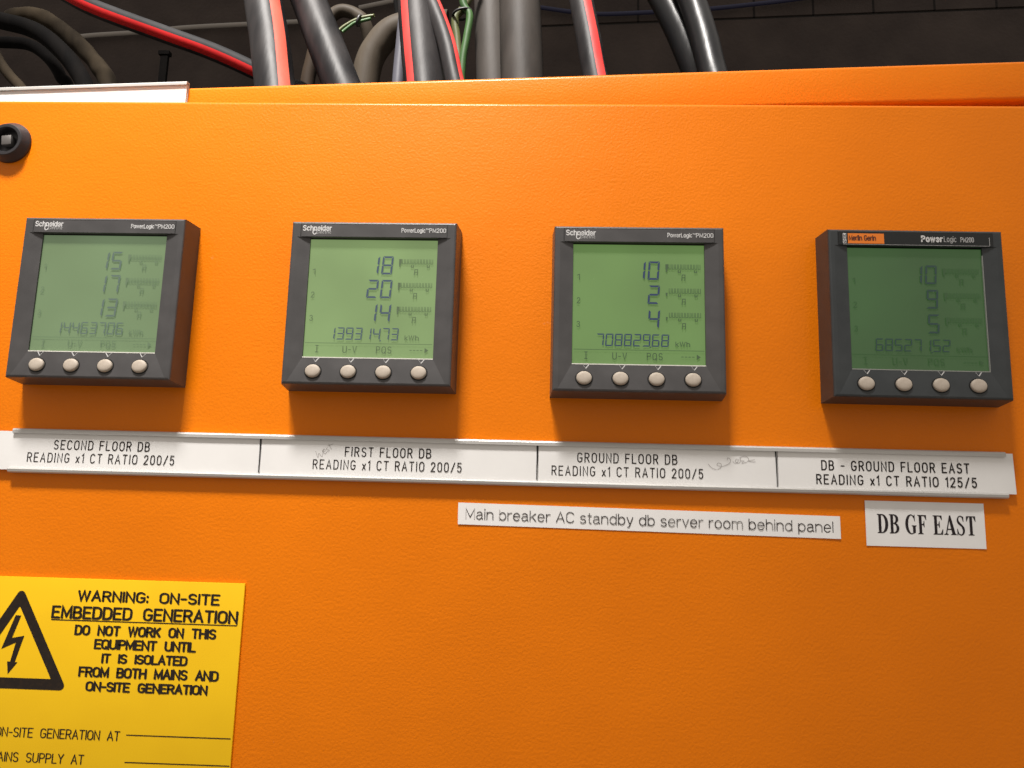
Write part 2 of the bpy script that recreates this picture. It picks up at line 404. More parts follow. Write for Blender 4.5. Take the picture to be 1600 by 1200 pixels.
def text(b, body, x0, z0, h, width=None, stroke=0.0006, y=0.0, gap=.26, space=.50, mi=0, slope=0.0, align='l', twin=0.0):
    lay, total = layout(body, gap, space)
    sx = (width / total) if width else h
    if align == 'c': x0 -= total * sx / 2
    if align == 'r': x0 -= total * sx
    for ox, strokes in lay:
        for st in strokes:
            pts = [(x0 + (ox + px) * sx, z0 + pz * h + slope * (ox + px) * sx) for px, pz in st]
            closed = len(pts) > 3 and (Vector(pts[0]) - Vector(pts[-1])).length < 1e-6
            if twin:
                b.strip([(p[0] - twin, p[1] + twin * .3) for p in pts], stroke, y, mi, closed)
                b.strip([(p[0] + twin, p[1] - twin * .3) for p in pts], stroke, y, mi, closed)
            else:
                b.strip(pts, stroke, y, mi, closed)

def filled(name, outlines, y, m, parent):
    """letters with holes: closed outlines filled even-odd by a 2D curve, turned into a mesh"""
    cu = bpy.data.curves.new(name, 'CURVE'); cu.dimensions = '2D'; cu.fill_mode = 'BOTH'
    for pts in outlines:
        sp = cu.splines.new('POLY'); sp.points.add(len(pts) - 1)
        for p, q in zip(sp.points, pts): p.co = (q[0], q[1], 0, 1)
        sp.use_cyclic_u = True
    t = bpy.data.objects.new(name, cu); COL.objects.link(t)
    dg = bpy.context.evaluated_depsgraph_get()
    me = bpy.data.meshes.new_from_object(t.evaluated_get(dg))
    bpy.data.objects.remove(t)
    me.transform(Matrix(((1, 0, 0, 0), (0, 0, 1, y), (0, 1, 0, 0), (0, 0, 0, 1))))
    me.materials.clear(); me.materials.append(m); me.name = name
    return link(name, me, parent)

# ------------------------------------------------------------------ the electrical cabinet
TH = rad(3.8)                 # the cabinet body stands turned a little behind the ajar door
HX, HY = 0.42, 0.012          # hinge line
cab = tag(empty('electrical_cabinet', (HX, HY, -0.55), 0, -TH),
          'orange powder coated electrical cabinet with its front door slightly ajar', 'cabinet')
def world_child(o, parent):
    """parent o but keep it where it stands"""
    pm = Matrix.Translation(parent.location) @ parent.rotation_euler.to_matrix().to_4x4()
    o.parent = parent
    o.matrix_parent_inverse = pm.inverted()
    return o
world_child(bevelled('door', [(-0.262, 0.412, 0.0, 0.022, -0.54, 0.1336)], M_ORANGE, None, 0.0026, 5), cab)
ZT = 0.1712 + 0.55            # top of the body in cabinet coordinates
bevelled('front_fascia', [(-0.80, 0.06, 0.0, 0.016, 0.1446 + 0.55, ZT)], M_ORANGE, cab, 0.0028, 5)
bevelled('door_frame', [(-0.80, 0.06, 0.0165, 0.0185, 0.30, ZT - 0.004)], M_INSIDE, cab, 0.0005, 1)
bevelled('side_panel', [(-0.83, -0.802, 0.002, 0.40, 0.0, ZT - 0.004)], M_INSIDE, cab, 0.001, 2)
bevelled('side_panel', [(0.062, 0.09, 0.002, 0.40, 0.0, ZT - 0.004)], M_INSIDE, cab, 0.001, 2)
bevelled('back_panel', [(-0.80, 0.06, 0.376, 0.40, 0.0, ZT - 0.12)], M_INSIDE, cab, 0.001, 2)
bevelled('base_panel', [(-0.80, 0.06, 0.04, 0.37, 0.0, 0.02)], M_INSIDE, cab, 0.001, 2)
# quarter-turn lock near the door's free edge
lk = lathe('door_lock', [(0.0, -0.0005), (0.0078, -0.0005), (0.0078, -0.0052), (0.0083, -0.0060), (0.0100, -0.0060), (0.0106, -0.0054),
                    (0.0112, -0.0036), (0.0128, -0.0018), (0.0132, -0.0010), (0.0132, -0.0001)], M_LOCK, None, 72)
lk.location = (-0.2364, 0.0, 0.1042)
world_child(lk, cab)
sp = bevelled('square_spindle', [(-0.0031, 0.0031, -0.0050, -0.0006, -0.0031, 0.0031)], M_STEEL, lk, 0.0005, 2)
sp.rotation_euler = (0, rad(-6), 0)

# ------------------------------------------------------------------ panel meters
HW = 0.048
FD = 0.0189
SEG = {'0': 'abcdef', '1': 'bc', '2': 'abged', '3': 'abgcd', '4': 'fgbc', '5': 'afgcd', '6': 'afgedc', '7': 'abc', '8': 'abcdefg', '9': 'abcdfg'}
def seven(b, ch, xr, zt, wd, h, t, y, mi=0, slant=0.075):
    x0, x1, z0, z1 = xr - wd, xr, zt - h, zt
    zm = (z0 + z1) / 2; g = t * .18; k = t * .55
    S = {
     'a': [(x0 + g, z1), (x1 - g, z1), (x1 - t - g, z1 - t), (x0 + t + g, z1 - t)],
     'd': [(x0 + g, z0), (x1 - g, z0), (x1 - t - g, z0 + t), (x0 + t + g, z0 + t)],
     'g': [(x0 + k, zm), (x0 + t, zm + t * .5), (x1 - t, zm + t * .5), (x1 - k, zm), (x1 - t, zm - t * .5), (x0 + t, zm - t * .5)],
     'f': [(x0, z1 - g), (x0 + t, z1 - t - g), (x0 + t, zm + t * .5 + g), (x0 + t * .4, zm + g), (x0, zm + g)],
     'b': [(x1, z1 - g), (x1 - t, z1 - t - g), (x1 - t, zm + t * .5 + g), (x1 - t * .4, zm + g), (x1, zm + g)],
     'e': [(x0, z0 + g), (x0 + t, z0 + t + g), (x0 + t, zm - t * .5 - g), (x0 + t * .4, zm - g), (x0, zm - g)],
     'c': [(x1, z0 + g), (x1 - t, z0 + t + g), (x1 - t, zm - t * .5 - g), (x1 - t * .4, zm - g), (x1, zm - g)]}
    for s_ in SEG[ch]:
        b.poly([(p[0] + (p[1] - z1) * slant, p[1]) for p in S[s_]], y, mi)

def housing_mesh(name, m):
    b = MB()
    hb = HW * 1.023; hf = HW - 0.0013; Y = -FD
    def ring(hx, y): return [(-hx, y, -hx), (hx, y, -hx), (hx, y, hx), (-hx, y, hx)]
    r0, r1, r2 = ring(hb, -0.0002), ring(HW, Y + 0.0013), ring(hf, Y)
    ra, rb = ring(HW - .00022, Y + .00062), ring(HW - .00062, Y + .00022)
    for a, c in ((r0, r1), (r1, ra), (ra, rb), (rb, r2)):
        for i in range(4):
            j = (i + 1) % 4; b.face([a[i], a[j], c[j], c[i]])
    b.face([r0[3], r0[2], r0[1], r0[0]])
    # front: flat rim, flush brow above the window, faces sloping in to it on the other three sides
    X, Zb, Zr = 0.0448, -0.0466, 0.0386
    wx0, wx1, wz0, wz1 = -0.0372, 0.0372, -0.0323, 0.0378
    YS, YD = Y + 0.0016, Y + 0.0030
    F = lambda x, z, y=Y: (x, y, z)
    b.face([F(-hf, Zr), F(hf, Zr), F(hf, hf), F(-hf, hf)])                      # brow
    b.face([F(-hf, -hf), F(-X, Zb), F(-X, Zr), F(-hf, Zr)])
    b.face([F(hf, -hf), F(hf, Zr), F(X, Zr), F(X, Zb)])
    b.face([F(-hf, -hf), F(hf, -hf), F(X, Zb), F(-X, Zb)])
    b.face([F(-X, Zb), F(wx0, wz0, YS), F(wx0, Zr, YS), F(-X, Zr)])             # slopes
    b.face([F(X, Zb), F(X, Zr), F(wx1, Zr, YS), F(wx1, wz0, YS)])
    b.face([F(-X, Zb), F(X, Zb), F(wx1, wz0, YS), F(wx0, wz0, YS)])
    b.face([F(-X, Zr), F(wx0, Zr, YS), F(wx1, Zr, YS), F(X, Zr)])               # underside of the brow
    b.face([F(wx0, wz0, YS), F(wx0, wz0, YD), F(wx0, Zr, YD), F(wx0, Zr, YS)])  # window reveals
    b.face([F(wx1, wz0, YS), F(wx1, Zr, YS), F(wx1, Zr, YD), F(wx1, wz0, YD)])
    b.face([F(wx0, wz0, YS), F(wx1, wz0, YS), F(wx1, wz0, YD), F(wx0, wz0, YD)])
    b.face([F(wx0, Zr, YS), F(wx0, Zr, YD), F(wx1, Zr, YD), F(wx1, Zr, YS)])
    me = b.mesh(name, m)
    bm = bmesh.new(); bm.from_mesh(me); bmesh.ops.remove_doubles(bm, verts=bm.verts, dist=1e-6)
    bmesh.ops.recalc_face_normals(bm, faces=bm.faces); bm.to_mesh(me); bm.free()
    return me

def button_mesh():
    b = MB(); seg = 40
    prof = [(1.17, .0000), (1.15, -.00022), (1.02, -.00022), (1.0, -.0001), (1.0, -.0009), (.95, -.0013), (.80, -.00165), (.5, -.00185), (.001, -.0019)]
    for r, y in prof:
        for k in range(seg):
            a = 2 * math.pi * k / seg
            b.v.append((r * .0043 * math.cos(a), y, r * .0038 * math.sin(a)))
    for i in range(len(prof) - 1):
        for k in range(seg):
            j = (k + 1) % seg
            b.f.append((i * seg + k, i * seg + j, (i + 1) * seg + j, (i + 1) * seg + k)); b.m.append(1 if i < 3 else 0)
    me = b.mesh('push_button', [M_BUTTON, M_SHADEPRINT])
    for p in me.polygons: p.use_smooth = True
    me.set_sharp_from_angle(angle=rad(50))
    return me
BTN = button_mesh()

def meter(x, z, roll, rows, total, label, case, lcd, old=False, vleft=False, dot=None):
    root = tag(empty('energy_meter', (x, 0, z), -roll), label, 'meter', 'square digital meters in a row on the orange door')
    link('housing', housing_mesh('housing', case), root)
    Y = -FD
    scr, dig, leg = lcd
    # name plate
    pb = MB()
    pb.box(-0.0428, 0.0428, Y - 0.00004, Y + 0.0002, 0.0389, 0.0466, 1)  # near-black sheet painted as the shadow of the plate's recess
    pb.box(-0.0423, 0.0425, Y - 0.00022, Y + 0.0001, 0.0388, 0.0462, 0)
    pl = pb.build('name_plate', [M_PLATE4 if old else case, M_SHADEPRINT], root)
    yl = Y - 0.00032
    t = MB()
    if old:
        t.poly([(-.0372, .0395), (-.0172, .0395), (-.0172, .0454), (-.0372, .0454)], yl, 1)
        text(t, 'Merlin Gerin', -.0365, .0414, .0027, .0146, .00052, yl - .0001, gap=.2, space=.4, mi=2)
        for zz in (.0395, .0427):                                   # two little stacked lettered tiles
            t.poly([(-.0400, zz), (-.0381, zz), (-.0381, zz + .0027), (-.0400, zz + .0027)], yl, 0)
        text(t, 'M', -.0396, .0432, .0016, .0011, .0003, yl - .0001, mi=3)
        text(t, 'G', -.0396, .0400, .0016, .0011, .0003, yl - .0001, mi=3)
        t.build('maker_lettering', [M_WHITEINK_GLINT, M_ORANGEINK, M_BROWNINK, M_SHADEPRINT, M_GREYINK], pl); t = MB()
        text(t, 'Power', .0036, .0412, .0031, .0112, .00085, yl, gap=.3)
        text(t, 'Logic', .0159, .0412, .0031, .0066, .00034, yl, gap=.26, mi=4)
        text(t, 'PM200', .0250, .0412, .0026, .0070, .00042, yl, gap=.28, mi=4)
        t.poly([(.0405, .0391), (.0408, .0391), (.0408, .0440), (.0405, .0440)], yl, 4)
        t.poly([(-.0400, .03885), (.0405, .03885), (.0405, .03905), (-.0400, .03905)], yl, 4)
        t.build('model_lettering', [M_WHITEINK_GLINT, M_ORANGEINK, M_BROWNINK, M_SHADEPRINT, M_GREYINK], pl)
    else:
        text(t, 'Schneider', -.0412, .0424, .0029, .0164, .00058, yl, gap=.24)
        t.strip(arc(-.0345, .0414, .0010, .0013, 60, 330, 12), .00055, yl)
        text(t, 'Electric', -.0333, .0406, .0016, .0084, .00028, yl, gap=.4, mi=1)
        t.build('maker_lettering', [M_WHITEINK_GLINT, M_GREYINK], pl); t = MB()
        text(t, 'PowerLogic', .0163, .0418, .0023, .0136, .00038, yl, gap=.24)
        text(t, 'TM', .0303, .0433, .0008, .0016, .0002, yl)
        text(t, 'PM200', .0324, .0418, .0023, .0094, .00038, yl, gap=.24)
        t.build('model_lettering', [M_WHITEINK_GLINT, M_GREYINK], pl)
    # display
    YD = Y + 0.0026
    db = MB(); db.box(-.0371, .0371, YD, YD + .0003, -.0322, .0379)
    disp = db.build('display', scr, root)
    dg = MB(); yd = YD - 0.00055
    for i, row in enumerate(rows):
        zt = .0280 - i * .01415; xr = .0121
        for ch in reversed(row):
            seven(dg, ch, xr, zt, .0063, .0109, .00110, yd); xr -= .0079
    xr = .0171
    for n, ch in enumerate(reversed(total)):
        seven(dg, ch, xr, -.0146, .0042, .0071, .00068, yd)
        if n == 2: dg.poly([(xr + .00025 - .0006, -.0224), (xr + .0009 - .0006, -.0224), (xr + .0009 - .0006, -.0217), (xr + .00025 - .0006, -.0217)], yd)
        xr -= .00518
    dg.build('digits', dig, disp)
    lg = MB()
    for i in range(3):
        zb = .0248 - i * .01415
        if rows[i] != '2' and rows[i] != '4':
            lg.poly([(.0152, zb - .0010), (.0168, zb - .0010), (.0168, zb + .0016), (.0152, zb + .0016)], yd)
        lg.poly([(.0154, zb - .0030), (.0160, zb - .0030), (.0164, zb - .0010), (.0152, zb - .0010)], yd)
        for k in range(10):
            xx = .0172 + k * .00182
            lg.strip([(xx, zb + .0016), (xx, zb - .0012), (xx + .0011, zb - .0012), (xx + .0011, zb + .0016)], .00030, yd, cap=False)
        for xx in (.0224, .0316):
            lg.strip([(xx, zb - .0018), (xx, zb - .0032), (xx + .0012, zb - .0032), (xx + .0012, zb - .0018)], .00045, yd, cap=False)
        lg.strip([(.0243, zb - .0078), (.0246, zb - .0046), (.0262, zb - .0046), (.0260, zb - .0078)], .00045, yd)
        lg.strip([(.0244, zb - .0062), (.0261, zb - .0062)], .00035, yd)
        text(lg, '123'[i], -.0346, .0168 - i * .0138, .0031, .0012 if i == 0 else .0016, .0004, yd)
    text(lg, 'k', .0207, -.0214, .0026, .0014, .00042, yd)
    text(lg, 'Wh', .0230, -.0214, .0026, .0054, .00048, yd)
    lg.strip([(-.0362, -.0238), (.0364, -.0238)], .00028, yd)
    lg.strip([(-.0300, -.0253), (-.0286, -.0253)], .0005, yd); lg.strip([(-.0293, -.0253), (-.0293, -.0291)], .00045, yd); lg.strip([(-.0300, -.0291), (-.0286, -.0291)], .0005, yd)
    text(lg, 'U-V', -.0144, -.0292, .0037, .0077, .00046, yd, gap=.34)
    text(lg, 'PQS', .0048, -.0292, .0037, .0084, .00046, yd, gap=.34)
    for k in range(4): lg.strip([(.0238 + k * .0020, -.0273), (.0248 + k * .0020, -.0273)], .0004, yd)
    lg.poly([(.0322, -.0258), (.0344, -.0273), (.0322, -.0288)], yd)
    lg.build('legends', leg, disp)
    # painted highlights: light caught by the window edge and the notches above the buttons
    ys = Y + 0.0016
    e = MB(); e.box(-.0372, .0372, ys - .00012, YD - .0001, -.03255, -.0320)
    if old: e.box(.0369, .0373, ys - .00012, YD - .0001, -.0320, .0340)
    e.build('window_edge_glint', M_LIPGLINT4 if old else M_LIPGLINT, root)
    mk = MB()
    for bx in (-.0303, -.0102, .0097, .0297):
        a, c, d = (bx - .0006, -.0327), (bx + .0009, -.0349), (bx + .0026, -.0327)
        if vleft: a, c, d = (bx - .0010, -.0327), (bx + .0006, -.0349), (bx + .0024, -.0327)
        ym = lambda p: None
        slope = lambda z_: ys - (0.0016) * (-.0323 - z_) / (.0466 - .0323) - .00012
        wl, wr = (.00052, .00016) if vleft else (.00013, .00052)
        for p, q, wd in ((a, c, wl), (c, d, wr)):
            dx, dz = q[0] - p[0], q[1] - p[1]; ln = math.hypot(dx, dz); nx, nz = -dz / ln * wd / 2, dx / ln * wd / 2
            mk.face([(p[0] + nx, slope(p[1]), p[1] + nz), (q[0] + nx, slope(q[1]) , q[1] + nz), (q[0] - nx, slope(q[1]), q[1] - nz), (p[0] - nx, slope(p[1]), p[1] - nz)])
    mk.build('button_notch_glints', M_WHITEINK_GLINT, root)  # white strokes paint the light caught by the grooves, heavier on the bright side
    for bx in (-.0303, -.0102, .0097, .0297):
        o = link('push_button', BTN, root)
        o.location = (bx, Y + 0.00064, -.0405)
        o.rotation_euler = (rad(-6.4), 0, 0)
    return root

def mul(c, k): return tuple(v * k for v in c)
L1 = (0.092, 0.137, 0.074); L2 = (0.147, 0.222, 0.085); L3 = (0.070, 0.145, 0.034); L4 = (0.022, 0.066, 0.016)
BASE = (0.092, 0.130, 0.064)
meter(-0.15959, 0.00064, 0.00014, ['15', '17', '13'], '14463706',
      'dark grey square meter with washed-out display reading 15, 17 and 13', M_CASE,
      lcd_mats('a', BASE, L1, ((.052, .066, .085), mul(L1, .82)), ((.070, .095, .060), mul(L1, .90))), vleft=True)
meter(0.0, 0.0, 0.00159, ['18', '20', '14'], '13931473',
      'dark grey square meter with bright green display reading 18, 20 and 14', M_CASE,
      lcd_mats('b', BASE, L2, ((.026, .032, .12), mul(L2, .32)), ((.050, .065, .050), mul(L2, .45))))
meter(0.15240, -0.00099, 0.00106, ['10', '2', '4'], '70882968',
      'dark grey square meter with green display reading 10, 2 and 4', M_CASE,
      lcd_mats('c', BASE, L3, ((.022, .028, .125), mul(L3, .18)), ((.045, .060, .050), mul(L3, .40))))
meter(0.30652, -0.00118, -0.00280, ['10', '9', '5'], '68527152',
      'blue-black square meter with orange logo patch and dim green display reading 10, 9 and 5', M_CASE4,
      lcd_mats('d', (.036, .048, .032), L4, ((.020, .028, .055), mul(L4, .42)), ((.026, .038, .026), mul(L4, .74))), old=True)

# ------------------------------------------------------------------ label holders and engraved plates
def holder(name, x0, x1, zt, zb, bot_shift=0.0, parent_m=None):
    """C-shaped rail, extruded along x: back web, rounded lip above and below"""
    h = zt - zb
    prof = [(-.0002, zt), (-.0030, zt), (-.0038, zt - .0004), (-.0042, zt - .0011), (-.0042, zt - .0028), (-.0030, zt - .0028), (-.0030, zt - .0012),
            (-.0014, zt - .0012), (-.0014, zb + .0012), (-.0030, zb + .0012), (-.0030, zb + .0028), (-.0036, zb + .0028), (-.0045, zb + .0019), (-.0042, zb + .0006), (-.0034, zb), (-.0002, zb)]
    b = MB(); n = len(prof)
    for x in (0, 1):
        for y, z in prof:
            xx = (x0 if x == 0 else x1) + (bot_shift * (zt - z) / h if x == 0 else 0)
            b.v.append((xx, y, z))
    for i in range(n):
        j = (i + 1) % n; b.f.append((i, j, n + j, n + i)); b.m.append(0)
    b.f.append(tuple(range(n))); b.f.append(tuple(range(2 * n - 1, n - 1, -1))); b.m += [0, 0]
    me = b.mesh(name, M_RAIL)
    bm = bmesh.new(); bm.from_mesh(me); bmesh.ops.recalc_face_normals(bm, faces=bm.faces); bm.to_mesh(me); bm.free()
    return link(name, me)
hold = holder('label_holder', -0.2083, 0.3557, -0.0752, -0.1008)
hold.rotation_euler = (0, rad(0.09), 0)
tag(hold, 'long pale aluminium label rail fixed under the row of meters', 'label holder')

YP = -0.0028
def plate(x0, x1, lines, label, divider=None, scrib=None, skew=0.0):
    root = tag(empty('label_plate', (0, 0, 0)), label, 'label', 'engraved plates slotted into the rail below the meters')
    zt, zb = -0.0766, -0.0989
    b = MB(); n = 16
    # a thin laminate sheet, a touch bowed along its length
    def yb(s): return YP + 0.00006 * math.sin(s * 5 + x0 * 40)
    for s in range(n):
        xa, xb = x0 + (x1 - x0) * s / n, x0 + (x1 - x0) * (s + 1) / n
        ya, yb_ = yb(s / n), yb((s + 1) / n)
        sa = skew if s == 0 else 0; sb = skew if s == n - 1 else 0
        fr = [(xa, ya, zt), (xa, ya, zb), (xb, yb_, zb), (xb - sb * .0006, yb_, zt)]
        bk = [(p[0], p[1] + .0010, p[2]) for p in fr]
        b.face(fr); b.face(bk[::-1])
        b.face([fr[3], fr[0], bk[0], bk[3]][::-1]); b.face([fr[1], fr[2], bk[2], bk[1]][::-1])
        if s == 0: b.face([fr[0], fr[1], bk[1], bk[0]][::-1])
        if s == n - 1: b.face([fr[2], fr[3], bk[3], bk[2]][::-1])
    me = b.mesh('laminate_sheet', M_WHITEPLATE)
    bm = bmesh.new(); bm.from_mesh(me); bmesh.ops.remove_doubles(bm, verts=bm.verts, dist=1e-6); bmesh.ops.recalc_face_normals(bm, faces=bm.faces); bm.to_mesh(me); bm.free()
    link('laminate_sheet', me, root)
    t = MB()
    for body, xa, xb, z, st in lines:
        text(t, body, xa, z, .0050, xb - xa, st, YP - .00016, gap=.40, space=.60)
    t.build('engraved_lettering', M_ENGRAVE, root)
    if divider:
        d = MB(); (xa, za), (xb, zb_) = divider
        d.strip([(xa, za), (xa * .6 + xb * .4 + .0001, za * .6 + zb_ * .4), (xb, zb_)], lambda u: .0009 - .0005 * u, YP - .00018)
        d.build('marker_line', M_PEN, root)
    if scrib:
        s_ = MB()
        for st in scrib:
            # smooth the pencil line
            P = [Vector(p) for p in st]; Q = []
            for i in range(len(P) - 1):
                p0, p1, p2, p3 = P[max(0, i - 1)], P[i], P[i + 1], P[min(len(P) - 1, i + 2)]
                for k in range(5):
                    u = k / 5
                    Q.append(0.5 * ((2 * p1) + (p2 - p0) * u + (2 * p0 - 5 * p1 + 4 * p2 - p3) * u * u + (3 * p1 - p0 - 3 * p2 + p3) * u ** 3))
            Q.append(P[-1])
            s_.strip([(q.x, q.y) for q in Q], .00022, YP - .00016)
        s_.build('pencil_scribble', M_PENCIL, root)
    return root
W2 = [[(-.02984, -.0842), (-.02824, -.08777), (-.02788, -.0854), (-.02588, -.0872), (-.02543, -.08307)],
      [(-.02564, -.08462), (-.02432, -.08408), (-.02493, -.08285), (-.02588, -.08411), (-.02422, -.08562), (-.02297, -.08404)],
      [(-.02311, -.08198), (-.02366, -.08303), (-.02197, -.08351), (-.02252, -.08455)], [(-.02258, -.07987), (-.02075, -.08296)], [(-.02297, -.08095), (-.01995, -.07983)]]
W3 = [[(.19285, -.08623), (.19429, -.08797), (.1972, -.08908), (.19966, -.08804), (.19998, -.08606), (.19823, -.08561), (.19772, -.08691), (.20113, -.08722), (.20458, -.08546), (.20511, -.08348), (.20366, -.08253), (.20334, -.08382)],
      [(.20655, -.08443), (.20722, -.0854), (.20898, -.08487), (.2095, -.08338), (.20853, -.0831), (.20782, -.0844), (.20946, -.08535), (.21094, -.08433)],
      [(.21098, -.08236), (.21047, -.08385), (.21271, -.08399), (.21141, -.0853), (.21386, -.08475), (.21535, -.08353)],
      [(.21001, -.08238), (.21296, -.08132), (.21489, -.08226), (.21582, -.08421), (.21903, -.08443)], [(.21485, -.08394), (.21857, -.08316)]]
plate(-0.2205, -0.0618, [('SECOND FLOOR DB', -.1832, -.1270, -.0865, .00064), ('READING x1 CT RATIO 200/5', -.1982, -.1118, -.0940, .00058)],
      'white engraved label plate reading SECOND FLOOR DB', ((-.0622, -.0779), (-.0621, -.0972)))
plate(-0.0614, 0.0973, [('FIRST FLOOR DB', -.0126, .0364, -.0866, .00064), ('READING x1 CT RATIO 200/5', -.0307, .0541, -.0941, .00058)],
      'white engraved label plate reading FIRST FLOOR DB, with a pencil scribble', ((.0969, -.0781), (.0968, -.0972)), W2)
plate(0.0977, 0.2311, [('GROUND FLOOR DB', .1198, .1753, -.0868, .00064), ('READING x1 CT RATIO 200/5', .1055, .1897, -.0944, .00058)],
      'white engraved label plate reading GROUND FLOOR DB, with cursive pencil writing', ((.2303, -.0784), (.2307, -.0978)), W3)
plate(0.2315, 0.3605, [('DB - GROUND FLOOR EAST', .2555, .3356, -.0879, .00075), ('READING x1 CT RATIO 125/5', .2525, .3391, -.0957, .00072)],
      'white engraved label plate reading DB - GROUND FLOOR EAST, sticking out of the rail', None, None, 1.0)

# second holder up on the fascia, mostly hidden behind the top of the door
up = holder('label_holder', -0.95, -0.5717, 0.1737, 0.1477)
up.location = (HX, HY, 0); up.rotation_euler = (0, 0, -TH)
tag(up, 'pale label rail on the fascia above the door, mostly hidden', 'label holder')
ul = tag(empty('label_plate', (HX, HY, 0), 0, -TH), 'blank white label insert in the rail above the door', 'label')
b = MB(); b.box(-0.94, -0.5722, -.0028, -.0017, .1490, .1723); b.build('laminate_sheet', M_WHITEPLATE, ul)

# ------------------------------------------------------------------ paper labels
def paper(name, quad, label, y=-0.0004):
    root = tag(empty(name, (0, 0, 0)), label, 'label')
    b = MB(); n = 12
    (ax, az), (bx, bz), (cx, cz), (dx, dz) = quad         # TL TR BR BL
    for s in range(n):
        u, v = s / n, (s + 1) / n
        T = lambda u: (ax + (bx - ax) * u, az + (bz - az) * u); B = lambda u: (dx + (cx - dx) * u, dz + (cz - dz) * u)
        lift = lambda u: -0.00025 * max(0, (u - .93) / .07) - 0.00015 * max(0, (.05 - u) / .05)
        p = [(*T(u), lift(u)), (*B(u), lift(u)), (*B(v), lift(v)), (*T(v), lift(v))]
        b.face([(q[0], y + q[2], q[1]) for q in p])
        b.face([(q[0], y + q[2] + .00025, q[1]) for q in p][::-1])
        for i in (0, 2) if 0 < s < n - 1 else (0, 1, 2, 3):
            k = {0: (0, 1), 1: (1, 2), 2: (2, 3), 3: (3, 0)}[i]
        e1, e2, e3, e4 = p
        for q, r in ((e4, e1), (e2, e3)):
            b.face([(q[0], y + q[2], q[1]), (r[0], y + r[2], r[1]), (r[0], y + r[2] + .00025, r[1]), (q[0], y + q[2] + .00025, q[1])])
        if s == 0: b.face([(e1[0], y + e1[2], e1[1]), (e2[0], y + e2[2], e2[1]), (e2[0], y + e2[2] + .00025, e2[1]), (e1[0], y + e1[2] + .00025, e1[1])])
        if s == n - 1: b.face([(e3[0], y + e3[2], e3[1]), (e4[0], y + e4[2], e4[1]), (e4[0], y + e4[2] + .00025, e4[1]), (e3[0], y + e3[2] + .00025, e3[1])])
    b.build('paper_strip', M_PAPER, root)
    return root
pm = paper('paper_label', [(.0529, -.1111), (.2651, -.1133), (.2652, -.1256), (.0531, -.1232)],
           'narrow white paper label reading Main breaker AC standby db server room behind panel')
t = MB()
text(t, 'Main breaker AC standby db server room behind panel', .0575, -.1200, .0056, .2035, .00052, -.00066, gap=.17, space=.34, slope=-.0103)
_, tot = layout('Main breaker AC standby db server room behind panel', .17, .34); kx = .2035 / tot
worn = [.0575, .0575 + .66 * kx, .0575 + layout('Main b', .17, .34)[0][-1][0] * kx]   # stems the printer head missed
for i, f in enumerate(t.f):
    xs = [t.v[j][0] for j in f]
    if any(max(abs(q - x_) for q in xs) < .00042 for x_ in worn): t.m[i] = 1
t.build('printed_lettering', [M_TAPEINK, M_FAINTINK], pm)

